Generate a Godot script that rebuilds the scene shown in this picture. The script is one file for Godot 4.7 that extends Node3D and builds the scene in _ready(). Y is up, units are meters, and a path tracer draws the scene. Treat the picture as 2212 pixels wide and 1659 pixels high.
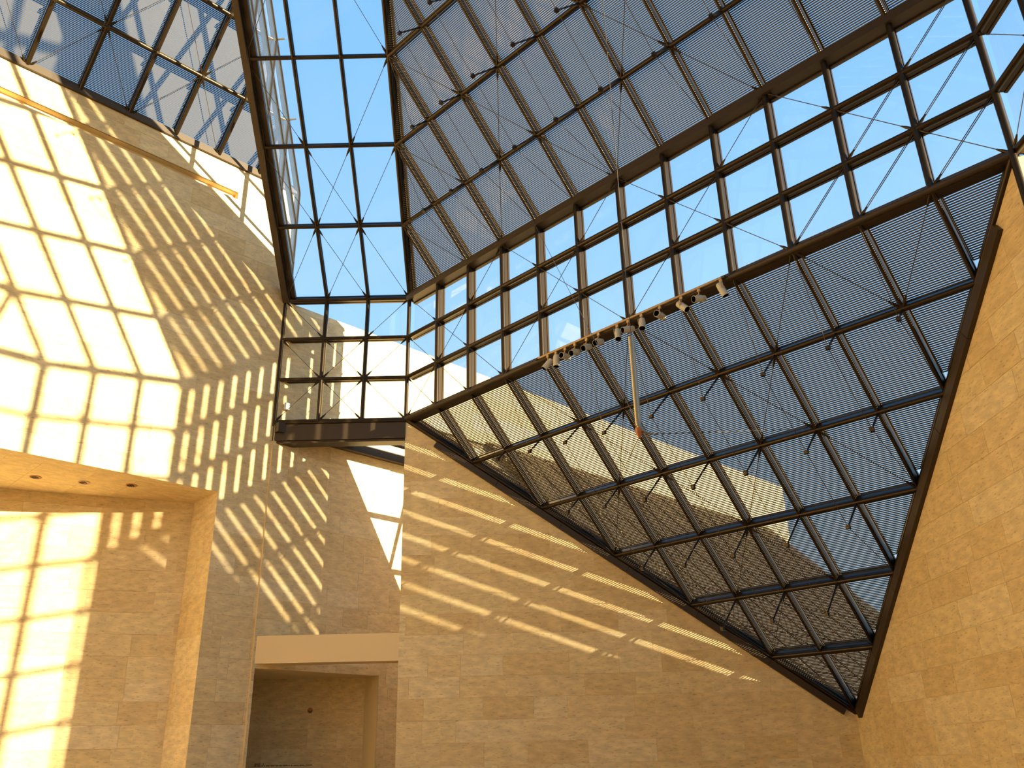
extends Node3D
# A glass-roofed stone hall. Lengths below are in "modules" (one glazing bay, 1.5 m) measured from the eye;
# at() turns them into metres with the floor at y = 0 and the eye 1.6 m above it.

const MODULE := 1.5
const EYE := 1.6
const S2 := 0.70710678
const UP := Vector3(0, 1, 0)
const H := 0.975                                   # height of one row of the upright glazing
const D2 := Vector3(S2, 0, S2)                     # along the long glazed side
const N2 := Vector3(S2, 0, -S2)                    # square to it, out to the corner; also along the left wall
const P0 := Vector3(-2.2485, 6.7554, -17.2167)     # foot of the corner column between the two glazed sides
const W := 0.93                                    # bay width of the short glazed side
const J := Vector3(-5.0384, 6.7554, -17.2167)      # foot of the jamb where it meets the left wall
const RISE := Vector3(0, 1, 1.41421356)            # slope of the clear roof strip
const FLOOR_Y := -EYE / MODULE
const MID_Z := -7.336                              # mirror plane of the hall

var mat := {}
var stone_mats := []
var slab_mats := []
var rng := RandomNumberGenerator.new()
var used := {}


func at(v: Vector3) -> Vector3:
	return v * MODULE + Vector3(0, EYE, 0)


class Shape:
	var v := PackedVector3Array()
	var n := PackedVector3Array()
	var uv := PackedVector2Array()

	func tri(a: Vector3, b: Vector3, c: Vector3, na: Vector3, nb: Vector3, nc: Vector3, ua := Vector2.ZERO, ub := Vector2.ZERO, uc := Vector2.ZERO) -> void:
		var g := (c - a).cross(b - a)
		if g.length_squared() < 1e-16:
			return
		if g.dot(na + nb + nc) < 0:
			var t := b; b = c; c = t
			t = nb; nb = nc; nc = t
			var q := ub; ub = uc; uc = q
		v.append_array([a, b, c]); n.append_array([na, nb, nc]); uv.append_array([ua, ub, uc])

	func quad(a: Vector3, b: Vector3, c: Vector3, d: Vector3, nn: Vector3) -> void:
		tri(a, b, c, nn, nn, nn); tri(a, c, d, nn, nn, nn)

	func bar(a: Vector3, b: Vector3, side: Vector3, w: float, d: float) -> void:   # a box from a to b, w wide along side, d deep
		var l := (b - a).normalized()
		var o := l.cross(side).normalized()
		var s := o.cross(l).normalized()
		var x := s * w * 0.5
		var y := o * d * 0.5
		quad(a - x - y, b - x - y, b + x - y, a + x - y, -o); quad(a - x + y, b - x + y, b + x + y, a + x + y, o)
		quad(a - x - y, b - x - y, b - x + y, a - x + y, -s); quad(a + x - y, b + x - y, b + x + y, a + x + y, s)
		quad(a - x - y, a + x - y, a + x + y, a - x + y, -l); quad(b - x - y, b + x - y, b + x + y, b - x + y, l)

	func box(lo: Vector3, hi: Vector3) -> void:
		var m := (lo + hi) * 0.5
		bar(Vector3(lo.x, m.y, m.z), Vector3(hi.x, m.y, m.z), Vector3.UP, hi.y - lo.y, hi.z - lo.z)

	func tube(a: Vector3, b: Vector3, ra: float, rb: float, k := 10, caps := false) -> void:
		var l := (b - a).normalized()
		var s := l.cross(Vector3.UP if absf(l.y) < 0.9 else Vector3.RIGHT).normalized()
		var o := l.cross(s)
		for i in k:
			var p := s * cos(TAU * i / k) + o * sin(TAU * i / k)
			var q := s * cos(TAU * (i + 1) / k) + o * sin(TAU * (i + 1) / k)
			tri(a + p * ra, b + p * rb, b + q * rb, p, p, q); tri(a + p * ra, b + q * rb, a + q * ra, p, q, q)
			if caps:
				tri(a, a + p * ra, a + q * ra, -l, -l, -l); tri(b, b + p * rb, b + q * rb, l, l, l)

	func ring(c: Vector3, axis: Vector3, prof: Array, k := 24) -> void:   # lathe: prof holds (radius, along axis)
		var s := axis.cross(Vector3.UP if absf(axis.y) < 0.9 else Vector3.RIGHT).normalized()
		var o := axis.cross(s)
		for j in prof.size() - 1:
			var p0: Vector2 = prof[j]
			var p1: Vector2 = prof[j + 1]
			var e := p1 - p0
			for i in k:
				var p := s * cos(TAU * i / k) + o * sin(TAU * i / k)
				var q := s * cos(TAU * (i + 1) / k) + o * sin(TAU * (i + 1) / k)
				var np := (p * e.y - axis * e.x).normalized()
				var nq := (q * e.y - axis * e.x).normalized()
				tri(c + p * p0.x + axis * p0.y, c + p * p1.x + axis * p1.y, c + q * p1.x + axis * p1.y, np, np, nq)
				tri(c + p * p0.x + axis * p0.y, c + q * p1.x + axis * p1.y, c + q * p0.x + axis * p0.y, np, nq, nq)

	func mesh() -> ArrayMesh:
		var m := ArrayMesh.new()
		var a := []
		a.resize(Mesh.ARRAY_MAX)
		a[Mesh.ARRAY_VERTEX] = v; a[Mesh.ARRAY_NORMAL] = n; a[Mesh.ARRAY_TEX_UV] = uv
		m.add_surface_from_arrays(Mesh.PRIMITIVE_TRIANGLES, a)
		return m


func put(called: String, s: Shape, m: Material, parent: Node) -> MeshInstance3D:
	var o := MeshInstance3D.new()
	o.name = called
	if s.v.size():
		o.mesh = s.mesh()
		o.mesh.surface_set_material(0, m)
	parent.add_child(o, true)
	return o


func numbered(called: String) -> String:
	var k: int = used.get(called, 0)
	used[called] = k + 1
	return called if k == 0 else "%s_%03d" % [called, k]


func thing(called: String, label: String, category: String, where: Vector3, group := "", kind := "") -> Node3D:
	var o := Node3D.new()
	o.name = numbered(called)
	add_child(o)
	o.position = where
	tag(o, label, category, group, kind)
	return o


func tag(o: Node, label: String, category: String, group := "", kind := "") -> void:
	o.set_meta("label", label)
	o.set_meta("category", category)
	if group: o.set_meta("group", group)
	if kind: o.set_meta("kind", kind)


func setting(called: String, label: String, category: String) -> Node3D:
	return thing(called, label, category, Vector3.ZERO, "", "structure")


# ---------------------------------------------------------------- materials
func plain(r: float, g: float, b: float, rough := 0.6, metal := 0.0, spec := 0.5) -> StandardMaterial3D:
	var m := StandardMaterial3D.new()
	m.albedo_color = Color8(int(r), int(g), int(b))
	m.roughness = rough
	m.metallic = metal
	m.metallic_specular = spec
	return m


func stone_texture(sd: int) -> ImageTexture:
	var a := FastNoiseLite.new(); a.seed = sd; a.frequency = 0.012; a.fractal_octaves = 4
	var b := FastNoiseLite.new(); b.seed = sd + 7; b.frequency = 0.03; b.fractal_octaves = 3
	var c := FastNoiseLite.new(); c.seed = sd + 13; c.frequency = 0.25
	var z := 512
	var im := Image.create(z, z, false, Image.FORMAT_RGB8)
	for y in z:
		for x in z:
			var cloud := a.get_noise_2d(x * 0.6, y * 1.6)
			var vein := maxf(0.0, b.get_noise_2d(x * 0.55 + cloud * 12.0, y * 3.2 + cloud * 18.0) - 0.30)   # short dark bedding streaks
			var speck := c.get_noise_2d(x, y)
			var t := 0.95 + cloud * 0.09 + speck * 0.018 - vein * 0.42
			im.set_pixel(x, y, Color(clampf(t, 0, 1), clampf(t - vein * 0.10, 0, 1), clampf(t - vein * 0.14 - cloud * 0.02, 0, 1)))
	return ImageTexture.create_from_image(im)


func make_materials() -> void:
	var t0 := stone_texture(3)
	var t1 := stone_texture(31)
	var tones := [[234, 212, 165], [232, 208, 159], [228, 203, 154], [236, 215, 170], [230, 206, 159], [224, 198, 148], [232, 210, 161], [227, 202, 151]]
	for k in tones.size():
		var m := plain(tones[k][0], tones[k][1], tones[k][2], 0.82, 0.0, 0.35)
		m.albedo_texture = t0 if k % 2 == 0 else t1
		m.resource_name = "limestone %d" % k
		stone_mats.append(m)
	mat.stone = plain(230, 206, 159, 0.85, 0.0, 0.3)
	mat.joint = plain(220, 196, 149, 0.95, 0.0, 0.2)
	mat.floor = plain(168, 146, 110, 0.5)
	mat.bronze = plain(52, 40, 22, 0.34, 0.6)
	mat.fascia = plain(58, 45, 29, 0.5, 0.2)
	mat.cable = plain(84, 76, 66, 0.4, 0.5)
	mat.slat = plain(80, 70, 54, 0.5, 0.0)
	mat.spot = plain(196, 188, 166, 0.45)
	mat.black = plain(16, 14, 12, 0.4)
	mat.track = plain(176, 146, 106, 0.4, 0.3)
	mat.steel = plain(150, 142, 124, 0.35, 0.8)
	mat.copper = plain(176, 110, 62, 0.5, 0.3)
	mat.white = plain(226, 224, 214, 0.5)
	mat.ink = plain(44, 28, 14, 0.8)
	mat.ground = plain(150, 132, 100, 0.95)
	mat.solar = StandardMaterial3D.new()                       # darker solar-control glass over the blinds
	mat.solar.transparency = BaseMaterial3D.TRANSPARENCY_ALPHA
	mat.solar.albedo_color = Color(0.16, 0.19, 0.22, 0.20)
	mat.solar.roughness = 0.0
	mat.solar.cull_mode = BaseMaterial3D.CULL_DISABLED
	mat.glass = StandardMaterial3D.new()
	mat.glass.transparency = BaseMaterial3D.TRANSPARENCY_ALPHA
	mat.glass.albedo_color = Color(0.75, 0.84, 0.88, 0.05)
	mat.glass.roughness = 0.0
	mat.glass.metallic_specular = 0.5
	mat.glass.cull_mode = BaseMaterial3D.CULL_DISABLED


# ---------------------------------------------------------------- masonry
# place(a, y, d): a along the wall, y up, d out of its face, all in modules
func slab(place: Callable, poly: PackedVector2Array, d0: float, d1: float, off := Vector2.ZERO) -> Shape:
	var s := Shape.new()
	var idx := Geometry2D.triangulate_polygon(poly)
	var mid := Vector2.ZERO
	for p in poly: mid += p / poly.size()
	var nf: Vector3 = (at(place.call(mid.x, mid.y, 1.0)) - at(place.call(mid.x, mid.y, 0.0))).normalized()
	for k in range(0, idx.size(), 3):
		var q := []
		for j in 3: q.append(poly[idx[k + j]])
		s.tri(at(place.call(q[0].x, q[0].y, d1)), at(place.call(q[1].x, q[1].y, d1)), at(place.call(q[2].x, q[2].y, d1)), nf, nf, nf, q[0] * 0.75 + off, q[1] * 0.75 + off, q[2] * 0.75 + off)
		s.tri(at(place.call(q[0].x, q[0].y, d0)), at(place.call(q[1].x, q[1].y, d0)), at(place.call(q[2].x, q[2].y, d0)), -nf, -nf, -nf)
	var cw := Geometry2D.is_polygon_clockwise(poly)
	for k in poly.size():
		var p := poly[k]
		var q := poly[(k + 1) % poly.size()]
		var e := (q - p).normalized()
		var side := Vector2(e.y, -e.x) if not cw else Vector2(-e.y, e.x)
		var m := (p + q) * 0.5
		var ns: Vector3 = (at(place.call(m.x + side.x * 0.01, m.y + side.y * 0.01, d1)) - at(place.call(m.x, m.y, d1))).normalized()
		s.quad(at(place.call(p.x, p.y, d0)), at(place.call(q.x, q.y, d0)), at(place.call(q.x, q.y, d1)), at(place.call(p.x, p.y, d1)), ns)
	return s


func rect(x0: float, y0: float, x1: float, y1: float) -> PackedVector2Array:
	return PackedVector2Array([Vector2(x0, y0), Vector2(x1, y0), Vector2(x1, y1), Vector2(x0, y1)])


func cut(poly: PackedVector2Array, holes: Array) -> Array:
	var out := [poly]
	for h in holes:
		var next := []
		for p in out:
			for r in Geometry2D.clip_polygons(p, h):
				if not Geometry2D.is_polygon_clockwise(r): next.append(r)
		out = next
	return out


func area(p: PackedVector2Array) -> float:
	var a := 0.0
	for k in p.size(): a += p[k].cross(p[(k + 1) % p.size()])
	return absf(a) * 0.5


# stones of one face, each a part of the wall; seen is where the photograph shows them
func masonry(nd: Node, place: Callable, outline: PackedVector2Array, holes: Array, seen: Rect2, sd: int, course := 0.385, wide := 1.0) -> void:
	rng.seed = sd
	var joint := 0.0022
	var row := int(floor(seen.position.y / course))
	while row * course < seen.end.y:
		var y0 := row * course
		var x := seen.position.x - rng.randf() * wide
		while x < seen.end.x:
			var w: float = wide * [0.62, 0.8, 0.95, 1.1, 1.25][rng.randi() % 5]
			var r := rect(x + joint, y0 + joint, x + w - joint, y0 + course - joint)
			var proud := rng.randf() * 0.0016
			var pick := rng.randi() % stone_mats.size()
			var off := Vector2(rng.randf(), rng.randf())
			for p in Geometry2D.intersect_polygons(r, outline):
				for q in cut(p, holes):
					if area(q) > 0.004: put("stone", slab(place, q, -0.02, proud, off), stone_mats[pick], nd)
			x += w
		row += 1


func core(nd: Node, called: String, place: Callable, outline: PackedVector2Array, holes: Array, thick := 0.35, face := -0.004, m: Material = null) -> void:
	for q in cut(outline, holes):
		put(called, slab(place, q, -thick, face), m if m else mat.joint, nd)


# ---------------------------------------------------------------- glazing
# A framed grid: bays along u, levels along t, outward normal nn. lo and hi are (start, slope) of its two sides.
func member(nd: Node, called: String, a: Vector3, b: Vector3, nn: Vector3, r: float, depth: float, web := 0.035, cap := 0.055) -> MeshInstance3D:
	var s := Shape.new()
	add_member(s, a, b, nn, r, depth, web, cap)
	return put(called, s, mat.bronze, nd)


func add_member(s: Shape, a: Vector3, b: Vector3, nn: Vector3, r: float, depth: float, web := 0.035, cap := 0.055) -> void:
	var side := (b - a).normalized().cross(nn).normalized()
	s.tube(at(a), at(b), r * MODULE, r * MODULE, 12, true)
	s.bar(at(a + nn * depth * 0.5), at(b + nn * depth * 0.5), side, web * MODULE, depth * MODULE)
	s.bar(at(a + nn * depth), at(b + nn * depth), side, cap * MODULE, 0.045 * MODULE)


func glazing(nd: Node, o: Vector3, u: Vector3, t: Vector3, nn: Vector3, cols: int, lev: int, lo: Vector2, hi: Vector2, opt := {}) -> void:
	var depth: float = opt.get("depth", 0.2)
	var r: float = opt.get("r", 0.042)
	var ru: float = opt.get("ru", r)
	var lod: bool = opt.get("lod", false)
	var blinds: bool = opt.get("blinds", false)
	var dense: float = opt.get("dense", 1.0)
	var inset: float = opt.get("inset", 0.55)
	var skip_cols: Array = opt.get("skip_cols", [])
	var skip_rows: Array = opt.get("skip_rows", [])
	var p := func(c: float, k: float, d: float) -> Vector3: return o + u * c + t * k + nn * d
	var merged := Shape.new()
	var merged_slats := Shape.new()
	var merged_glass := Shape.new()
	for i in cols + 1:
		if i in skip_cols: continue
		var a := 0.0
		var b := float(lev)
		if lo.y > 0: b = minf(b, (i - lo.x) / lo.y)
		elif i < lo.x: continue
		if hi.y < 0: b = minf(b, (hi.x - i) / -hi.y)
		elif hi.y > 0: a = maxf(a, (i - hi.x) / hi.y)
		elif i > hi.x: continue
		if b - a < 0.05: continue
		if lod: add_member(merged, p.call(i, a, 0), p.call(i, b, 0), nn, ru, depth)
		else: member(nd, opt.get("upright", "rail"), p.call(i, a, 0), p.call(i, b, 0), nn, ru, depth)
	for k in lev + 1:
		if k in skip_rows: continue
		var a := lo.x + lo.y * k
		var b := hi.x + hi.y * k
		if b - a < 0.05: continue
		if lod: add_member(merged, p.call(a, k, 0), p.call(b, k, 0), nn, r, depth)
		else: member(nd, "transom", p.call(a, k, 0), p.call(b, k, 0), nn, r, depth)
	var region := PackedVector2Array([Vector2(lo.x, 0), Vector2(hi.x, 0), Vector2(hi.x + hi.y * lev, lev), Vector2(lo.x + lo.y * lev, lev)])
	if Vector2(hi.x + hi.y * lev, lev).distance_to(Vector2(lo.x + lo.y * lev, lev)) < 0.01:
		region = PackedVector2Array([Vector2(lo.x, 0), Vector2(hi.x, 0), Vector2(hi.x + hi.y * lev, lev)])
	for k in lev:
		for i in range(int(floor(minf(lo.x, lo.x + lo.y * lev))), int(ceil(maxf(hi.x, hi.x + hi.y * lev)))):
			for q in Geometry2D.intersect_polygons(rect(i, k, i + 1, k + 1), region):
				if area(q) < 0.02: continue
				var g := merged_glass if lod else Shape.new()
				var idx := Geometry2D.triangulate_polygon(q)
				for j in range(0, idx.size(), 3):
					g.tri(at(p.call(q[idx[j]].x, q[idx[j]].y, depth)), at(p.call(q[idx[j + 1]].x, q[idx[j + 1]].y, depth)), at(p.call(q[idx[j + 2]].x, q[idx[j + 2]].y, depth)), nn, nn, nn)
				if not lod: put("pane", g, mat.solar if blinds else mat.glass, nd)
				if not blinds: continue
				var s := merged_slats if lod else Shape.new()
				var count := 40 if not lod else 20
				var made := 0
				var ends := []
				for j in range(0, count + 1):
					var nu: float = k + 0.035 + 0.93 * j / count
					var c0 := maxf(i + 0.055, lo.x + lo.y * nu + 0.07)
					var c1 := minf(i + 0.945, hi.x + hi.y * nu - 0.07)
					if c1 - c0 < 0.05: continue
					var w := 0.0148 * (2.0 if lod else 1.0) * dense
					var tn := t.normalized()
					s.bar(at(p.call(c0, nu, depth * inset)), at(p.call(c1, nu, depth * inset)), (tn + nn * 0.15).normalized(), w * t.length() * MODULE, 0.006 * MODULE)
					made += 1
					if ends.is_empty() or j == count or true: ends.append([p.call(c0, nu, depth * 0.55), p.call(c1, nu, depth * 0.55)])
				if made > 2 and not lod:
					for e in 2: s.bar(at(ends[0][e]), at(ends[-1][e]), u.normalized(), 0.016 * MODULE, 0.02 * MODULE)   # side guides of the blind
				if made and not lod:
					var bl := put("blind", s, mat.slat, nd)
					bl.set_meta("kind", "stuff")
	if lod:
		put("frame", merged, mat.bronze, nd)
		put("panes", merged_glass, mat.solar if blinds else mat.glass, nd).set_meta("kind", "stuff")
		if blinds: put("blinds", merged_slats, mat.slat, nd).set_meta("kind", "stuff")


func tie(nd: Node, a: Vector3, b: Vector3, nn: Vector3, double := false) -> void:
	var l := (b - a).normalized()
	var side := l.cross(nn).normalized()
	var s := Shape.new()
	var a1 := a + l * 0.1
	var b1 := b - l * 0.1
	for k in ([-0.012, 0.012] if double else [0.0]):
		s.tube(at(a1 + side * k), at(b1 + side * k), 0.0062 * MODULE, 0.0062 * MODULE, 6)
	var rod := put("tie_rod", s, mat.cable, nd)
	for e in [[a, l], [b, -l]]:
		var c := Shape.new()
		c.tube(at(e[0] + e[1] * 0.03), at(e[0] + e[1] * 0.16), 0.026 * MODULE, 0.022 * MODULE, 8, true)
		c.tube(at(e[0] + e[1] * 0.16), at(e[0] + e[1] * 0.23), 0.020 * MODULE, 0.010 * MODULE, 8, true)
		put("clevis", c, mat.bronze, rod)


# king struts and cables under a blind-covered slope
func truss(nd: Node, o: Vector3, u: Vector3, t: Vector3, nn: Vector3, from_i: int, to_i: int, most: int) -> void:
	for i in range(from_i, to_i + 1):
		var last: Vector3 = o + u * i
		var top := mini(mini(i, 12 - i), most)
		for k in range(1, top):
			var deep := 0.17 * minf(minf(i, 12 - i), 5.0)
			var node := o + u * i + t * k
			var hub := node - nn * deep
			var s := Shape.new()
			s.tube(at(node), at(hub), 0.020 * MODULE, 0.014 * MODULE, 8)
			var st := put("strut", s, mat.bronze, nd)
			var hb := Shape.new()
			hb.bar(at(hub - u * 0.03), at(hub + u * 0.03), UP, 0.06 * MODULE, 0.06 * MODULE)
			put("hub", hb, mat.bronze, st)
			var cb := Shape.new()
			cb.tube(at(last), at(hub), 0.0055 * MODULE, 0.0055 * MODULE, 6)
			put("cable", cb, mat.cable, nd)
			last = hub
		if top > 1:
			var cb := Shape.new()
			cb.tube(at(last), at(o + u * i + t * top), 0.0055 * MODULE, 0.0055 * MODULE, 6)
			put("cable", cb, mat.cable, nd)


func _ready() -> void:
	# ------------------------------------------------------------ camera, sky, sun, exposure
	var cam := Camera3D.new()
	cam.name = "camera"
	cam.basis = Basis(Vector3(0.9997637, -0.0203552, -0.0076293), Vector3(0.0217074, 0.9162445, 0.4000311), Vector3(-0.0011524, -0.4001021, 0.9164698))
	cam.position = Vector3(0, EYE, 0)
	cam.fov = rad_to_deg(2.0 * atan(829.5 / 1882.79))
	cam.near = 0.05
	cam.far = 400.0
	add_child(cam)
	cam.current = true
	var env := Environment.new()
	var sky := Sky.new()
	var air := ProceduralSkyMaterial.new()
	air.sky_top_color = Color8(94, 170, 240)
	air.sky_horizon_color = Color8(206, 238, 252)
	air.sky_curve = 0.42
	air.sky_energy_multiplier = 0.98
	air.ground_bottom_color = Color8(120, 104, 80)
	air.ground_horizon_color = Color8(190, 186, 176)
	air.sun_angle_max = 30.0
	air.sun_curve = 0.4  # wide glow round the unseen sun, set to brighten walls that face it
	sky.sky_material = air
	env.background_mode = Environment.BG_SKY
	env.sky = sky
	env.tonemap_mode = Environment.TONE_MAPPER_LINEAR
	env.tonemap_exposure = 1.4
	env.sdfgi_enabled = true
	env.ssao_enabled = true
	env.ssil_enabled = true
	var we := WorldEnvironment.new()
	we.name = "environment"
	we.environment = env
	add_child(we)
	var sun := DirectionalLight3D.new()
	sun.name = "sun"
	var to_sun := Vector3(0.8613, 0.1788, 0.4755).normalized()
	sun.basis = Basis.looking_at(-to_sun, UP)
	sun.light_color = Color8(255, 235, 190)
	sun.light_energy = 5.6
	sun.light_angular_distance = 0.53
	sun.shadow_enabled = true
	add_child(sun)

	make_materials()
	build_walls()
	build_clear_glazing()
	build_blind_roofs()
	build_far_side()
	build_passage()
	build_things()


# ---------------------------------------------------------------- stone shell
func build_walls() -> void:
	# floor and ground
	var fl := setting("floor", "pale stone floor of the hall", "floor")
	var s := Shape.new()
	s.box(at(Vector3(-15, FLOOR_Y - 0.3, -36)), at(Vector3(12, FLOOR_Y, 4)))
	put("floor_slab", s, mat.floor, fl)
	var gr := setting("ground", "ground around the stone building", "ground")
	s = Shape.new()
	s.box(at(Vector3(-120, FLOOR_Y - 0.9, -140)), at(Vector3(120, FLOOR_Y - 0.4, 90)))
	put("earth", s, mat.ground, gr)

	# left wall, along the diagonal, with the deep niche and the slot under the roof
	var left := setting("wall_left", "tall sunlit limestone wall with deep niche and window-grid shadows", "wall")
	var pl := func(a: float, y: float, d: float) -> Vector3: return Vector3(J.x, 0, J.z) + N2 * a + D2 * d + UP * y
	var outline := rect(-12.0, FLOOR_Y, 0.0, 12.60)
	var niche := rect(-9.6, FLOOR_Y - 0.1, -1.06, 5.02)
	var slot := rect(-13.0, 11.74, -1.42, 11.92)
	core(left, "wall_core", pl, outline, [niche, slot])
	masonry(left, pl, outline, [niche, slot], Rect2(-6.9, -0.3, 6.9, 12.9), 11)
	put("slot_back", slab(pl, rect(-12, 11.7, -1.38, 11.96), -0.40, -0.16), mat.stone, left)
	# niche: right jamb, soffit and gently curved back
	var jamb := func(a: float, y: float, d: float) -> Vector3: return pl.call(-1.06 - d, y, -a)
	core(left, "niche_jamb", jamb, rect(0.006, FLOOR_Y, 1.25, 5.02), [], 0.3)
	masonry(left, jamb, rect(0.006, FLOOR_Y, 1.25, 5.02), [], Rect2(0, -0.3, 1.25, 5.4), 12, 0.77, 1.3)
	var soffit := func(a: float, y: float, d: float) -> Vector3: return pl.call(a, 5.02 - d, -y)
	core(left, "niche_soffit", soffit, rect(-9.7, 0.006, -1.0, 4.2), [], 0.3)
	masonry(left, soffit, rect(-9.7, 0.006, -1.06, 4.2), [], Rect2(-5.6, 0.0, 4.6, 0.29), 13, 0.30, 1.9)
	masonry(left, soffit, rect(-9.7, 0.302, -1.06, 2.7), [], Rect2(-5.6, 0.0, 4.6, 2.5), 14, 2.7, 0.95)
	var back := func(a: float, y: float, d: float) -> Vector3:   # a runs leftwards from the jamb along an arc
		var ang := -0.300 - a / 26.0
		var c := Vector3(-6.50, 0, -17.17) + Vector3(sin(0.300), 0, cos(0.300)) * 26.0
		return Vector3(c.x, y, c.z) + Vector3(sin(ang), 0, -cos(ang)) * (26.0 - d)
	for k in 8: put("niche_back", slab(back, rect(-0.3 + k * 1.1, FLOOR_Y, 0.8 + k * 1.1, 5.3), -0.3, -0.006), mat.joint, left)
	masonry(left, back, rect(0.0, FLOOR_Y, 5.0, 5.05), [], Rect2(0, -0.3, 4.6, 5.4), 15, 0.40, 1.1)

	# back wall: under the sloping glass, with the lintel across the passage
	var bk := setting("wall_back", "shaded limestone wall under sloping blinds with slanting light streaks", "wall")
	var pb := func(a: float, y: float, d: float) -> Vector3: return Vector3(P0.x + a, y, P0.z + d)
	outline = PackedVector2Array([Vector2(0, FLOOR_Y), Vector2(8.486, FLOOR_Y), Vector2(8.486, 0.72), Vector2(0, 6.72)])
	core(bk, "wall_core", pb, outline, [], 0.4)
	masonry(bk, pb, outline, [], Rect2(0, -0.3, 8.5, 7.1), 21, 0.385, 1.0)
	put("lintel", slab(pb, rect(-2.86, 1.85, 0.0, 2.36), -0.42, 0.0), mat.stone, bk)

	# right wall
	var rt := setting("wall_right", "shaded amber limestone wall meeting the blinds triangle along a bronze channel", "wall")
	var pr := func(a: float, y: float, d: float) -> Vector3: return Vector3(P0.x + 8.486 - d, y, P0.z + a)
	outline = PackedVector2Array([Vector2(0, FLOOR_Y), Vector2(8.486, FLOOR_Y), Vector2(8.486, 6.72), Vector2(0, 0.72)])
	core(rt, "wall_core", pr, outline, [], 0.4)
	core(rt, "wall_core", pr, PackedVector2Array([Vector2(11.28, FLOOR_Y), Vector2(19.76, FLOOR_Y), Vector2(19.76, 0.72), Vector2(11.28, 6.72)]), [], 0.4)
	outline = PackedVector2Array([Vector2(0, FLOOR_Y), Vector2(8.486, FLOOR_Y), Vector2(8.486, 6.72), Vector2(0, 0.72)])
	masonry(rt, pr, outline, [], Rect2(0, -0.4, 9.2, 7.2), 31, 0.40, 1.1)

	# far wall of the passage; its upper part stands outside beyond the glass
	var fw := setting("wall_far", "limestone wall behind the passage continuing bright outside the glass", "wall")
	var pf := func(a: float, y: float, d: float) -> Vector3: return Vector3(J.x, 0, J.z) + N2 * a + D2 * (d + 0.045) + UP * y
	outline = rect(0.0, FLOOR_Y, 21.8, 9.64)
	var door := rect(0.06, FLOOR_Y - 0.1, 2.95, 1.77)
	core(fw, "wall_core", pf, outline, [door], 0.5, -0.004, mat.stone)
	masonry(fw, pf, outline, [door], Rect2(0, -0.3, 4.2, 7.0), 41)
	masonry(fw, pf, rect(0, 6.74, 21.8, 9.64), [], Rect2(0, 6.75, 7.5, 2.9), 42, 0.5, 1.3)
	# recess behind the doorway
	var rb := setting("wall_recess", "dim limestone wall inside the low doorway recess", "wall")
	var pd := func(a: float, y: float, d: float) -> Vector3: return Vector3(-3.20 - a, y, -19.60 + d)
	core(rb, "wall_core", pd, rect(-0.6, FLOOR_Y, 6.0, 2.1), [], 0.3)
	masonry(rb, pd, rect(-0.2, FLOOR_Y, 3.2, 1.80), [], Rect2(-0.2, -0.3, 3.2, 2.1), 43)
	s = Shape.new()
	s.box(at(Vector3(-9.2, 1.78, -19.7)), at(Vector3(-5.3, 2.1, -17.3)))
	put("recess_side", slab(func(a: float, y: float, d: float) -> Vector3: return Vector3(-7.2 + d, y, -19.7 + a), rect(0, FLOOR_Y, 2.5, 2.1), -0.3, 0), mat.stone, rb)
	var tri := func(a: float, y: float, d: float) -> Vector3: return Vector3(a, 1.775 - d, y)
	put("recess_soffit", slab(tri, PackedVector2Array([Vector2(-7.4, -19.7), Vector2(-3.25, -19.7), Vector2(-2.85, -19.55), Vector2(-5.2, -17.25), Vector2(-7.4, -17.3)]), -0.3, 0.0), mat.stone, rb)

	# walls out of frame that close the hall
	var cl := setting("wall_front", "plain limestone walls on the opposite side of the hall", "wall")
	var mz := func(z: float) -> float: return 2.0 * MID_Z - z
	put("wall_core", slab(func(a: float, y: float, d: float) -> Vector3: return Vector3(P0.x + a, y, mz.call(P0.z) - d), PackedVector2Array([Vector2(-2.86, FLOOR_Y), Vector2(8.486, FLOOR_Y), Vector2(8.486, 0.72), Vector2(0, 6.72), Vector2(-2.86, 6.72)]), -0.4, 0), mat.stone, cl)
	put("wall_core", slab(func(a: float, y: float, d: float) -> Vector3: return Vector3(J.x - S2 * a, y, mz.call(J.z) - S2 * a) + Vector3(S2, 0, -S2) * d, rect(0, FLOOR_Y, 12, 12.6), -0.4, 0), mat.stone, cl)
	put("wall_core", slab(func(a: float, y: float, d: float) -> Vector3: return Vector3(J.x - 8.486 + d, y, a), rect(-8.75, FLOOR_Y, -5.92, 12.6), -0.4, 0), mat.stone, cl)


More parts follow.
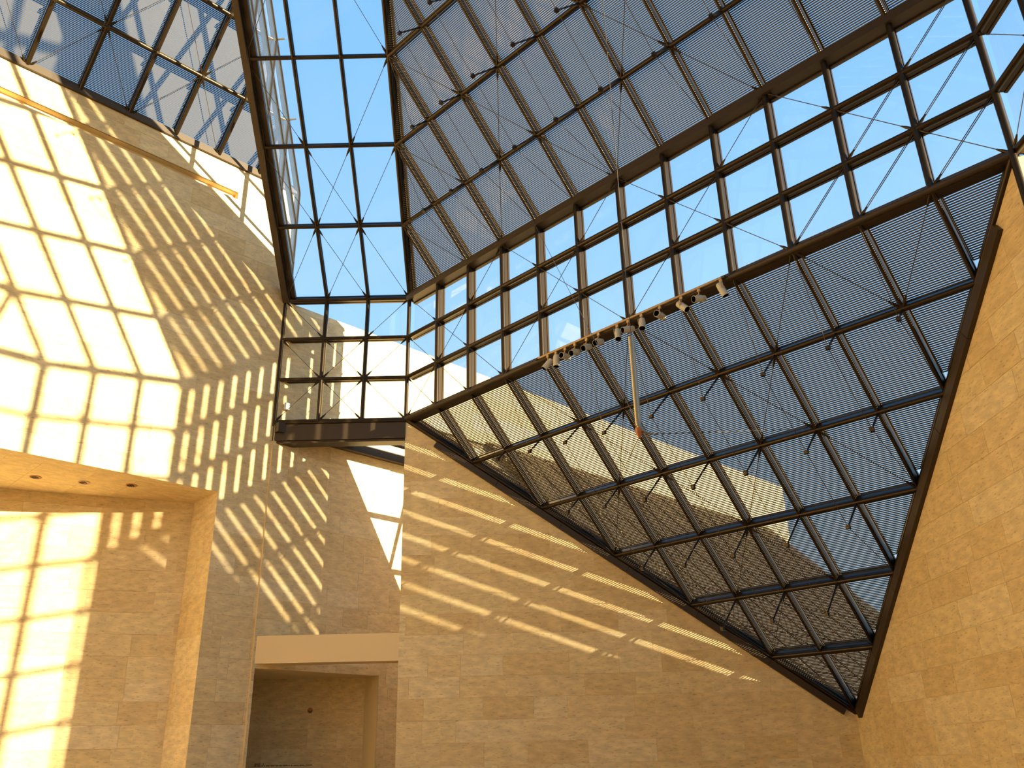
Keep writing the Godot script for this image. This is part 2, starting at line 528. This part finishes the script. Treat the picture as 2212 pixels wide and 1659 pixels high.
# ---------------------------------------------------------------- clear glazing
func build_clear_glazing() -> void:
	var top := P0 + UP * 3 * H
	# short glazed side
	var nd := setting("window_1", "short clear glazed side, three bays wide, above the bronze beam", "window")
	glazing(nd, P0, Vector3(-W, 0, 0), UP * H, Vector3(0, 0, -1), 3, 3, Vector2(0, 0), Vector2(3, 0), {"upright": "column", "depth": 0.13})
	var q := func(c: float, k: float) -> Vector3: return P0 + Vector3(-W, 0, 0) * c + UP * H * k
	for e in [[3, 3, 2, 2], [0, 3, 1, 2], [3, 2, 2, 1], [2, 2, 1, 1], [1, 2, 2, 1], [0, 2, 1, 1], [2, 1, 3, 0], [2, 1, 1, 0], [1, 1, 2, 0], [1, 1, 0, 0]]:
		tie(nd, q.call(e[0], e[1]), q.call(e[2], e[3]), Vector3(0, 0, -1))
	var s := Shape.new()
	s.bar(at(P0 + Vector3(0.02, -0.01, -0.12)), at(J + Vector3(-0.02, -0.01, -0.12)), UP, 0.13 * MODULE, 0.2 * MODULE)
	put("sill", s, mat.fascia, nd)
	s = Shape.new()
	s.bar(at(J + Vector3(0, -0.1, -0.06)), at(J + Vector3(0, 3 * H, -0.06)), Vector3.RIGHT, 0.10 * MODULE, 0.18 * MODULE)
	put("jamb", s, mat.fascia, nd)

	# long glazed side
	nd = setting("window_2", "long clear glazed side of twelve bays crossed by tie rods", "window")
	glazing(nd, P0, D2, UP * H, N2, 12, 3, Vector2(0, 0), Vector2(12, 0), {"upright": "column", "r": 0.048, "depth": 0.16, "skip_cols": [0], "skip_rows": [0, 3]})
	q = func(c: float, k: float) -> Vector3: return P0 + D2 * c + UP * H * k
	for b in [0, 3, 6, 9]:
		for k in 3:
			tie(nd, q.call(b + k, 3 - k), q.call(b + k + 1, 2 - k), N2)
			tie(nd, q.call(b + k, k), q.call(b + k + 1, k + 1), N2, b == 9)
	for e in [[0, 2, 1, 1], [1, 1, 2, 0], [0, 1, 1, 0], [1, 1, 2, 2], [2, 2, 3, 3]]: tie(nd, q.call(e[0], e[1]), q.call(e[2], e[3]), N2)
	for e in [[10, 0, 11, 1], [11, 1, 12, 2], [11, 0, 12, 1]]: tie(nd, q.call(e[0], e[1]), q.call(e[2], e[3]), N2, true)
	s = Shape.new()
	s.bar(at(top + N2 * 0.02), at(top + D2 * 12 + N2 * 0.02), UP, 0.15 * MODULE, 0.22 * MODULE)
	s.bar(at(top + N2 * 0.16 - UP * 0.05), at(top + D2 * 12 + N2 * 0.16 - UP * 0.05), UP, 0.10 * MODULE, 0.07 * MODULE)
	put("head_beam", s, mat.fascia, nd)
	s = Shape.new()
	s.bar(at(P0 + N2 * 0.11 + UP * 0.02), at(P0 + D2 * 12 + N2 * 0.11 + UP * 0.02), UP, 0.15 * MODULE, 0.19 * MODULE)
	s.tube(at(P0), at(P0 + D2 * 12), 0.05 * MODULE, 0.05 * MODULE, 12, true)
	put("sill_beam", s, mat.fascia, nd)
	s = Shape.new()
	s.tube(at(P0 + D2 * 12 + Vector3(-0.06, 0, 0.06)), at(Vector3(6.177, FLOOR_Y, -8.67)), 0.045 * MODULE, 0.045 * MODULE, 12)
	put("corner_post", s, mat.bronze, nd)

	# clear roof strip over the short side
	var na := Vector3(0, 1.41421356, -1).normalized()
	nd = setting("window_3", "clear sloping roof strip, three bays wide, showing blue sky", "window")
	glazing(nd, top, Vector3(-W, 0, 0), RISE, na, 3, 6, Vector2(0, 0), Vector2(3, 0), {"r": 0.034, "depth": 0.12, "skip_cols": [3]})
	q = func(c: float, k: float) -> Vector3: return top + Vector3(-W, 0, 0) * c + RISE * k
	for e in [[3, 0, 2, 1], [2, 1, 1, 0], [1, 1, 2, 0], [1, 1, 0, 0], [3, 2, 2, 1], [2, 2, 1, 1], [1, 2, 2, 1], [0, 2, 1, 1], [3, 3, 2, 2], [0, 3, 1, 2], [0, 3, 1, 4], [3, 3, 2, 4]]:
		tie(nd, q.call(e[0], e[1]), q.call(e[2], e[3]), na)
	s = Shape.new()
	var jt := J + UP * 3 * H
	s.bar(at(jt + na * 0.02 + Vector3(0.02, 0, 0)), at(jt + RISE * 6 + na * 0.02 + Vector3(0.02, 0, 0)), na, 0.26 * MODULE, 0.12 * MODULE)
	s.bar(at(jt + na * 0.11 + Vector3(0.14, 0, 0)), at(jt + RISE * 6 + na * 0.11 + Vector3(0.14, 0, 0)), na, 0.10 * MODULE, 0.16 * MODULE)
	put("edge_beam", s, mat.fascia, nd)

	# upright glass wall of the taller volume on the left
	nd = setting("window_4", "upright glazed wall between the clear roof strip and the taller roof", "window")
	glazing(nd, jt, RISE, UP * H, Vector3(1, 0, 0), 6, 3, Vector2(0, 0), Vector2(6, 0), {"r": 0.03, "depth": 0.09, "upright": "mullion"})
	for k in range(1, 6):
		s = Shape.new()
		s.bar(at(jt + RISE * k + UP * 3 * H + Vector3(0.02, 0, 0)), at(jt + RISE * k + UP * 3 * H + Vector3(0.26, 0.02, 0)), UP, 0.03 * MODULE, 0.03 * MODULE)
		put("bracket", s, mat.steel, nd)

	# the matching short side and roof strip on the right, mostly out of frame
	var c12 := P0 + D2 * 12
	nd = setting("window_5", "clear floor-high glazed side beyond the corner post", "window")
	glazing(nd, c12 - UP * 8 * H, Vector3(0, 0, W), UP * H, Vector3(1, 0, 0), 3, 11, Vector2(0, 0), Vector2(3, 0), {"upright": "column", "r": 0.048, "depth": 0.14, "skip_cols": [0]})
	for e in [[0, 3, 1, 2], [0, 2, 1, 1], [0, 0, 1, 1], [3, 3, 2, 2], [1, 1, 2, 0]]:
		tie(nd, c12 + Vector3(0, 0, W) * e[0] + UP * H * e[1], c12 + Vector3(0, 0, W) * e[2] + UP * H * e[3], Vector3(1, 0, 0))
	nd = setting("window_6", "clear roof strip rising over the glazed side beyond the corner post", "window")
	glazing(nd, c12 + UP * 3 * H, Vector3(0, 0, W), Vector3(-1.41421356, 1, 0), Vector3(1, 1.41421356, 0).normalized(), 3, 6, Vector2(0, 0), Vector2(3, 0), {"lod": true, "r": 0.034, "depth": 0.12})
	nd = setting("window_7", "flat glass lid at the peak where the clear roof strips meet", "window")
	glazing(nd, Vector3(P0.x, P0.y + 3 * H + 6, P0.z + 8.485), Vector3(-W, 0, 0), Vector3(0, 0, W), UP, 3, 3, Vector2(0, 0), Vector2(3, 0), {"lod": true, "depth": 0.1})


# ---------------------------------------------------------------- slopes with blinds
func build_blind_roofs() -> void:
	var top := P0 + UP * 3 * H
	var nn := (N2 + UP).normalized()
	var nd := setting("window_8", "upper sloping roof of louvre blinds above the long glazed side", "window")
	var t := UP - N2
	glazing(nd, top, D2, t, nn, 12, 6, Vector2(0, 1), Vector2(12, -1), {"blinds": true, "skip_rows": [0], "ru": 0.03})
	truss(nd, top, D2, t, nn, 2, 10, 5)
	var q := func(c: float, k: float) -> Vector3: return top + D2 * c + t * k
	for e in [[3, 3, 4, 2], [4, 2, 5, 1], [5, 1, 6, 0], [6, 3, 7, 2], [7, 2, 8, 1], [8, 1, 9, 0], [3, 0, 4, 1], [4, 1, 5, 2], [5, 2, 6, 3], [6, 0, 7, 1], [7, 1, 8, 2], [8, 2, 9, 3], [1, 1, 2, 0], [2, 2, 3, 1]]:
		tie(nd, q.call(e[0], e[1]), q.call(e[2], e[3]), nn)
	var s := Shape.new()
	add_member(s, q.call(0, 0), q.call(6, 6), nn, 0.04, 0.2, 0.1, 0.12)
	put("hip_rail", s, mat.bronze, nd)

	nd = setting("window_9", "lower triangle of louvre blinds sloping down into the stone corner", "window")
	t = N2 - UP
	glazing(nd, P0, D2, t, nn, 12, 6, Vector2(0, 1), Vector2(12, -1), {"blinds": true, "skip_rows": [0], "ru": 0.03})
	truss(nd, P0, D2, t, nn, 2, 10, 5)
	q = func(c: float, k: float) -> Vector3: return P0 + D2 * c + t * k
	for e in [[3, 0, 4, 1], [4, 1, 5, 2], [5, 2, 6, 3], [6, 0, 7, 1], [7, 1, 8, 2], [8, 2, 9, 3], [9, 0, 10, 1], [3, 3, 4, 2], [4, 2, 5, 1], [5, 1, 6, 0], [6, 3, 7, 2], [7, 2, 8, 1], [8, 1, 9, 0], [10, 1, 11, 0], [6, 3, 7, 4], [5, 4, 6, 3], [5, 5, 6, 4]]:
		tie(nd, q.call(e[0], e[1]), q.call(e[2], e[3]), nn)
	for e in [[0, 0], [12, 0]]:
		s = Shape.new()
		s.tube(at(q.call(e[0], 0)), at(q.call(6, 6)), 0.05 * MODULE, 0.05 * MODULE, 12, true)
		var inw := Vector3(0, 0, 0.03) if e[0] == 0 else Vector3(-0.03, 0, 0)
		s.bar(at(q.call(e[0], 0) + nn * 0.12), at(q.call(6, 6) + nn * 0.12), nn, 0.2 * MODULE, 0.06 * MODULE)
		put("edge_tube", s, mat.bronze, nd)
		# channel on the stone below the edge
		var a: Vector3 = q.call(e[0], 0).lerp(q.call(6, 6), 0.075) + inw - UP * (0.14 if e[0] == 0 else 0.19)
		var b: Vector3 = q.call(e[0], 0).lerp(q.call(6, 6), 0.975) + inw - UP * (0.14 if e[0] == 0 else 0.19)
		for k in 6:
			s = Shape.new()
			var d: Vector3 = (b - a).normalized() * 0.004
			s.bar(at(a.lerp(b, k / 6.0) + d), at(a.lerp(b, (k + 1) / 6.0) - d), UP, (0.12 if e[0] == 0 else 0.17) * MODULE, 0.08 * MODULE)
			put("channel", s, mat.fascia, nd)

	# taller roof over the left wall
	nd = setting("window_10", "sunlit louvre blinds of the taller roof above the left wall", "window")
	var o := J + UP * 6 * H
	var along := Vector3(-S2, 0, S2)
	t = Vector3(S2, 1, S2)
	var nc := (Vector3(-S2, 0, -S2) + UP).normalized()
	glazing(nd, o, along, t, nc, 12, 6, Vector2(0, 1), Vector2(12, -1), {"blinds": true, "skip_rows": [0], "r": 0.045})
	q = func(c: float, k: float) -> Vector3: return o + along * c + t * k
	for e in [[2, 2, 3, 1], [3, 1, 4, 0], [3, 3, 4, 2], [4, 2, 5, 1], [5, 1, 6, 0], [2, 0, 3, 1], [3, 1, 4, 2], [4, 2, 5, 3], [5, 1, 6, 2], [4, 0, 5, 1], [6, 0, 7, 1]]:
		tie(nd, q.call(e[0], e[1]), q.call(e[2], e[3]), nc)
	for c in range(2, 8):
		for k in range(1, 4):
			if k > c: continue
			s = Shape.new()
			var hubc: Vector3 = q.call(c, k) - nc * 0.12
			s.bar(at(hubc - along * 0.03), at(hubc + along * 0.03), UP, 0.06 * MODULE, 0.06 * MODULE)
			put("hub", s, mat.bronze, nd)
	s = Shape.new()
	s.bar(at(o + nc * 0.02 + UP * 0.02), at(o + along * 12 + nc * 0.02 + UP * 0.02), UP, 0.17 * MODULE, 0.16 * MODULE)
	put("sill_beam", s, mat.fascia, nd)


# ---------------------------------------------------------------- the side of the hall behind the viewer
func build_far_side() -> void:
	var m := func(p: Vector3) -> Vector3: return Vector3(p.x, p.y, 2.0 * MID_Z - p.z)
	var d := func(p: Vector3) -> Vector3: return Vector3(p.x, p.y, -p.z)
	var top := P0 + UP * 3 * H
	var nn := (N2 + UP).normalized()
	var nd := setting("window_11", "out-of-view clear glazing and tall roof on the opposite side, lighting the hall", "window")
	glazing(nd, m.call(P0), d.call(D2), UP * H, d.call(N2), 12, 3, Vector2(0, 0), Vector2(12, 0), {"lod": true, "depth": 0.16})
	glazing(nd, m.call(top), d.call(D2), d.call(UP - N2), d.call(nn), 12, 6, Vector2(0, 1), Vector2(12, -1), {"lod": true})
	glazing(nd, m.call(P0), d.call(D2), d.call(N2 - UP), d.call(nn), 12, 6, Vector2(0, 1), Vector2(12, -1), {"lod": true})  # slopes out of view, left without blinds so more sun brightens the hall
	glazing(nd, m.call(P0), Vector3(-W, 0, 0), UP * H, Vector3(0, 0, 1), 3, 3, Vector2(0, 0), Vector2(3, 0), {"lod": true})
	glazing(nd, m.call(top), Vector3(-W, 0, 0), d.call(RISE), d.call(Vector3(0, 1.414, -1).normalized()), 3, 6, Vector2(0, 0), Vector2(3, 0), {"lod": true})
	var jt := J + UP * 3 * H
	glazing(nd, m.call(jt), d.call(RISE), UP * H, Vector3(1, 0, 0), 6, 3, Vector2(0, 0), Vector2(6, 0), {"lod": true})
	glazing(nd, jt + RISE * 6, Vector3(0, 0, W), UP * H, Vector3(1, 0, 0), 3, 3, Vector2(0, 0), Vector2(3, 0), {"lod": true})
	var o := J + UP * 6 * H
	glazing(nd, m.call(o), Vector3(-S2, 0, -S2), Vector3(S2, 1, -S2), (Vector3(-S2, 0, S2) + UP).normalized(), 12, 6, Vector2(0, 1), Vector2(12, -1), {"lod": true, "blinds": true})
	glazing(nd, Vector3(J.x - 8.486, o.y, -8.73), Vector3(0, 0, W), Vector3(1.41421356, 1, 0), Vector3(-1, 1.414, 0).normalized(), 3, 6, Vector2(0, 0), Vector2(3, 0), {"lod": true})


# ---------------------------------------------------------------- passage behind the back wall
func build_passage() -> void:
	var tr := setting("trim_1", "dark bronze fascia beam spanning the passage under the short glazed side", "beam")
	var s := Shape.new()
	s.box(at(Vector3(J.x, 6.33, J.z - 0.26)), at(Vector3(P0.x, 6.70, J.z + 0.02)))
	put("web", s, mat.fascia, tr)
	s = Shape.new()
	s.box(at(Vector3(J.x + 0.02, 6.28, J.z - 0.30)), at(Vector3(P0.x, 6.33, J.z - 0.02)))
	put("lower_flange", s, mat.fascia, tr)
	s = Shape.new()
	s.tube(at(Vector3(J.x, 6.72, J.z + 0.02)), at(Vector3(P0.x, 6.72, J.z + 0.02)), 0.035 * MODULE, 0.035 * MODULE, 12, true)
	put("top_tube", s, mat.bronze, tr)

	var pf := func(a: float, y: float, d: float) -> Vector3: return Vector3(J.x, 0, J.z) + N2 * a + D2 * (d + 0.045) + UP * y
	var nd := setting("window_12", "small skylight over the passage with dark edge beam", "skylight")
	s = Shape.new()
	s.bar(at(pf.call(0.0, 6.60, 0.09)), at(pf.call(4.2, 6.60, 0.09)), UP, 0.20 * MODULE, 0.14 * MODULE)
	put("edge_beam", s, mat.fascia, nd)
	for k in [1.9]:
		member(nd, "rail", pf.call(k, 6.62, 0.1), pf.call(k, 6.62, k - 0.1), UP, 0.03, 0.14, 0.08, 0.1)
	for dd in [0.75, 1.5]:
		member(nd, "transom", pf.call(dd + 0.3, 6.62, dd), pf.call(4.0, 6.62, dd), UP, 0.025, 0.14, 0.06, 0.09)
	for k in 4:
		s = Shape.new()
		var a: float = [0.1, 1.15, 1.9, 2.65][k]
		var b: float = [1.15, 1.9, 2.65, 3.9][k]
		s.quad(at(pf.call(a, 6.76, 0)), at(pf.call(b, 6.76, 0)), at(pf.call(b, 6.76, minf(b, 2.0))), at(pf.call(a, 6.76, minf(a, 2.0))), UP)
		put("pane", s, mat.glass, nd)

	# louvred slope beyond the back wall, running along the far wall
	nd = setting("window_13", "shaded louvred roof slope outside, running along the foot of the bright outer wall", "roof")
	var o: Vector3 = pf.call(0, 7.52, 0)
	var n3 := (D2 + UP).normalized()
	var dn := D2 - UP
	glazing(nd, o, N2, dn, n3, 6, 2, Vector2(3.95, -0.6), Vector2(6, 0), {"r": 0.03, "depth": 0.12})
	glazing(nd, o + dn * 2, N2, dn, n3, 6, 3, Vector2(2.8, 1), Vector2(6, 0), {"r": 0.03, "depth": 0.12, "skip_rows": [0]})
	glazing(nd, o, N2, dn, n3, 20, 5, Vector2(6, 0), Vector2(20, 0), {"blinds": true, "lod": true, "dense": 1.45, "inset": 1.35})
	glazing(nd, o + dn * 5, N2, dn, n3, 20, 3, Vector2(6, 1), Vector2(20, 0), {"blinds": true, "lod": true, "dense": 1.45, "inset": 1.35})


# ---------------------------------------------------------------- loose things
func spotlight(c: float, aim: Vector3, label: String) -> void:
	var base := P0 + D2 * c - N2 * 0.09 - UP * 0.03
	var nd := thing("track_spotlight", label, "spotlight", at(base), "spotlights on the ceiling track")
	nd.scale = Vector3.ONE * 1.22
	aim = aim.normalized()
	var s := Shape.new()
	s.bar(Vector3(0, 0.01, 0), Vector3(0, -0.05, 0), D2, 0.06, 0.035)
	put("track_adapter", s, mat.track, nd)
	var pivot := Vector3(0, -0.20, 0)
	var side := aim.cross(UP).normalized()
	s = Shape.new()
	s.tube(Vector3(0, -0.05, 0), Vector3(0, -0.10, 0) + side * 0.02, 0.012, 0.012, 8)
	s.bar(Vector3(0, -0.10, 0) + side * 0.075, pivot + side * 0.075, aim, 0.035, 0.012)
	s.bar(Vector3(0, -0.10, 0) - side * 0.0, Vector3(0, -0.10, 0) + side * 0.08, aim, 0.035, 0.012)
	put("yoke", s, mat.track, nd)
	s = Shape.new()
	s.ring(pivot, aim, [Vector2(0.0, -0.13), Vector2(0.05, -0.13), Vector2(0.062, -0.115), Vector2(0.066, -0.03), Vector2(0.068, -0.03), Vector2(0.068, 0.15), Vector2(0.062, 0.15)], 20)
	var hs := put("housing", s, mat.spot, nd)
	s = Shape.new()
	s.ring(pivot, aim, [Vector2(0.066, -0.035), Vector2(0.0715, -0.03), Vector2(0.0715, -0.012), Vector2(0.066, -0.007)], 20)
	put("collar", s, mat.spot, hs)
	s = Shape.new()
	s.ring(pivot, aim, [Vector2(0.062, 0.15), Vector2(0.058, 0.04), Vector2(0.0, 0.03)], 20)
	var lr := put("lamp_recess", s, mat.black, nd)
	s = Shape.new()
	s.ring(pivot, aim, [Vector2(0.034, 0.038), Vector2(0.02, 0.05), Vector2(0.0, 0.054)], 14)
	put("lens", s, mat.steel, lr)


func downlight(p: Vector3, axis: Vector3, r: float, called: String, label: String, group: String) -> Node3D:
	var nd := thing(called, label, "downlight", at(p), group)
	var s := Shape.new()
	s.ring(Vector3.ZERO, axis, [Vector2(r, -0.005), Vector2(r, 0.012), Vector2(r * 0.82, 0.014), Vector2(r * 0.78, 0.002)], 28)
	put("trim_ring", s, mat.copper if group else mat.steel, nd)
	return nd


func build_things() -> void:
	var s := Shape.new()
	var tk := thing("light_track", "slim tan lighting track fixed along the sill of the long glazed side", "lighting track", at(P0 + D2 * 3.95))
	s.bar(at(P0 + D2 * 3.95 - N2 * 0.085 - UP * 0.0) - tk.position, at(P0 + D2 * 7.9 - N2 * 0.085 - UP * 0.0) - tk.position, UP, 0.045, 0.05)
	put("rail", s, mat.track, tk)
	for e in [3.95, 7.9]:
		s = Shape.new()
		s.bar(at(P0 + D2 * (e - 0.03) - N2 * 0.085) - tk.position, at(P0 + D2 * (e + 0.03) - N2 * 0.085) - tk.position, UP, 0.055, 0.06)
		put("end_cap", s, mat.fascia, tk)
	var spots := [
		[4.22, Vector3(-0.62, -0.72, 0.02), "first cream track spotlight from the short glazed side, seen from its side, tilted down"],
		[4.42, Vector3(-0.05, -0.95, 0.05), "cream track spotlight hanging straight down, half hidden behind its neighbour"],
		[4.64, Vector3(-0.60, -0.12, 0.66), "cream track spotlight held level, overlapping one that hangs straight down"],
		[4.87, Vector3(-0.60, -0.42, 0.62), "cream track spotlight with open dark lens between a level one and the stay cable"],
		[5.14, Vector3(-0.58, -0.46, 0.62), "cream track spotlight just before the slanting stay cable crosses the track"],
		[5.41, Vector3(-0.60, -0.44, 0.66), "short cream track spotlight just after the slanting stay cable"],
		[5.82, Vector3(-0.02, -0.90, 0.32), "cream track spotlight aimed steeply down beside the hanging pole"],
		[6.05, Vector3(-0.85, -0.30, 0.35), "cream track spotlight in front of the hanging pole, aimed sideways"],
		[6.33, Vector3(-0.10, -0.92, 0.36), "cream track spotlight aimed down, just past the hanging pole"],
		[6.70, Vector3(-0.62, -0.05, 0.72), "cream track spotlight with round dark lens facing the hall, past the pole"],
		[7.12, Vector3(0.50, -0.72, 0.46), "cream track spotlight below a column, tilted down, lens turned to the back wall"],
		[7.45, Vector3(-0.86, -0.26, 0.38), "cream track spotlight held nearly level, last but one before the track's far end"],
		[7.85, Vector3(0.36, -0.90, 0.02), "last cream track spotlight at the track end away from the short glazed side"],
	]
	for e in spots: spotlight(e[0], e[1], e[2])

	# recessed lights in the niche soffit
	var labels := ["recessed downlight in the niche soffit farthest from the jamb", "recessed downlight in the niche soffit, middle of three", "recessed downlight in the niche soffit nearest the jamb"]
	var k := 0
	for e in [[-4.0, 1.27], [-3.22, 1.04], [-2.49, 0.65]]:
		var p: Vector3 = Vector3(J.x, 0, J.z) + N2 * e[0] - D2 * e[1] + UP * 5.018
		var nd := downlight(p, Vector3.DOWN, 0.155, "soffit_downlight", labels[k], "downlights in the niche soffit")
		s = Shape.new()
		s.ring(Vector3.ZERO, Vector3.DOWN, [Vector2(0.122, 0.006), Vector2(0.1, 0.003), Vector2(0.0, 0.002)], 24)
		put("reflector", s, mat.steel, nd)
		for j in 3:
			s = Shape.new()
			s.bar(Vector3(-0.09 + j * 0.06, -0.012, -0.09), Vector3(-0.09 + j * 0.06, -0.012, 0.09), Vector3.RIGHT, 0.022, 0.012)
			put("baffle", s, mat.black, nd)
		k += 1
	# wall lights: round recess with a dark crescent
	for e in [[Vector3(J.x, 0, J.z) + N2 * -1.061 - D2 * 1.07 + UP * 1.13, -N2, "small round recessed light in the niche jamb"], [Vector3(-4.39, 1.132, -19.598), Vector3(0, 0, 1), "small round recessed light on the dim doorway wall"]]:
		var nd := downlight(e[0], e[1], 0.088, "wall_light", e[2], "")
		s = Shape.new()
		s.ring(Vector3.ZERO, e[1], [Vector2(0.07, 0.004), Vector2(0.0, 0.003)], 24)
		put("face", s, mat.copper, nd)
		s = Shape.new()
		var across: Vector3 = UP.cross(e[1]).normalized()
		for j in 8:
			var a0 := PI + PI * j / 8.0
			var a1 := PI + PI * (j + 1) / 8.0
			var d0: Vector3 = across * cos(a0) + UP * sin(a0)
			var d1: Vector3 = across * cos(a1) + UP * sin(a1)
			s.quad(d0 * 0.03 + e[1] * 0.006, d0 * 0.06 + e[1] * 0.006, d1 * 0.06 + e[1] * 0.006, d1 * 0.03 + e[1] * 0.006, e[1])
		put("dark_crescent", s, mat.black, nd)

	# hanging pole with curved foot
	var pt := Vector3(1.085, 3.49, -7.0)
	var pb := Vector3(1.085, 2.66, -7.0)
	var hp := thing("hanging_pole", "grey metal pole with curved foot hanging on cables in front of the blinds", "hanging pole", at(pb))
	s = Shape.new()
	s.tube(at(pb) - hp.position, at(pt) - hp.position, 0.040, 0.040, 16, true)
	put("shaft", s, mat.steel, hp)
	s = Shape.new()
	var last := at(pb) - hp.position
	for j in range(1, 9):
		var f := j / 8.0
		var p := Vector3(0.22 * (1.0 - cos(f * PI / 2)), -0.16 * sin(f * PI / 2), 0.03 * f)
		s.tube(last, p, 0.040 - 0.032 * (f - 0.125), 0.040 - 0.032 * f, 14, j == 8)
		last = p
	put("curved_foot", s, mat.steel, hp)
	s = Shape.new()
	s.ring(Vector3(0, -0.09, 0), Vector3.DOWN, [Vector2(0.0, -0.03), Vector2(0.046, -0.025), Vector2(0.043, 0.03), Vector2(0.014, 0.11), Vector2(0.0, 0.11)], 14)
	put("copper_cap", s, mat.copper, hp)
	for e in [[pt, Vector3(1.085, 13.2, -7.0)], [pb, P0 + D2 * 4 + UP * 3 * H - N2 * 0.1], [pb + Vector3(0.14, -0.105, 0.02), P0 + D2 * 8 + (N2 - UP) * 2 - N2 * 0.1], [pb - UP * 0.12, P0 + D2 * 4 + (N2 - UP) * 2 - N2 * 0.1]]:
		s = Shape.new()
		s.tube(at(e[0]) - hp.position, at(e[1]) - hp.position, 0.006, 0.006, 6)
		put("cable", s, mat.cable, hp)

	# small white box outside, on the far wall behind the glass
	var box := thing("junction_box", "small white junction box on the shaded outer wall behind the glass", "box", at(Vector3(J.x, 7.06, J.z) + N2 * 0.2 + D2 * 0.1))
	s = Shape.new()
	s.bar(N2 * -0.085 + UP * 0.11 + D2 * 0.03, N2 * 0.085 + UP * 0.11 + D2 * 0.03, UP, 0.22, 0.06)
	put("case", s, mat.white, box)
	s = Shape.new()
	s.ring(UP * 0.11 + D2 * 0.062, D2, [Vector2(0.018, -0.002), Vector2(0.015, 0.004), Vector2(0.0, 0.004)], 10)
	put("knob", s, mat.black, box)

	# lettering on the recess wall
	var sg := thing("wall_lettering", "tiny dark lettering QUIZ 2 over a line of small print on the dim doorway wall", "lettering", at(Vector3(-5.47, 0.09, -19.597)))
	var ft := SystemFont.new()
	ft.font_names = PackedStringArray(["Droid Sans"])
	ft.font_weight = 700
	var px := 0.0
	for ch in "QUIZ 2":
		if ch != " ":
			var tm := TextMesh.new()
			tm.text = ch
			tm.font = ft
			tm.font_size = 16
			tm.pixel_size = 0.0047
			tm.depth = 0.004
			tm.horizontal_alignment = HORIZONTAL_ALIGNMENT_LEFT
			tm.material = mat.ink
			var to := MeshInstance3D.new()
			to.name = "letter"
			to.mesh = tm
			to.position = Vector3(px, 0.035, 0.002)
			sg.add_child(to, true)
		px += 0.03 if ch == "I" else 0.056
	var x := 0.0
	for w in [0.07, 0.10, 0.06, 0.04, 0.12, 0.13, 0.10, 0.09, 0.15, 0.05, 0.06, 0.17, 0.16, 0.21]:
		s = Shape.new()
		s.box(Vector3(x, -0.028, 0.0), Vector3(x + w, -0.008, 0.003))
		put("small_print", s, mat.ink, sg)
		x += w + 0.022
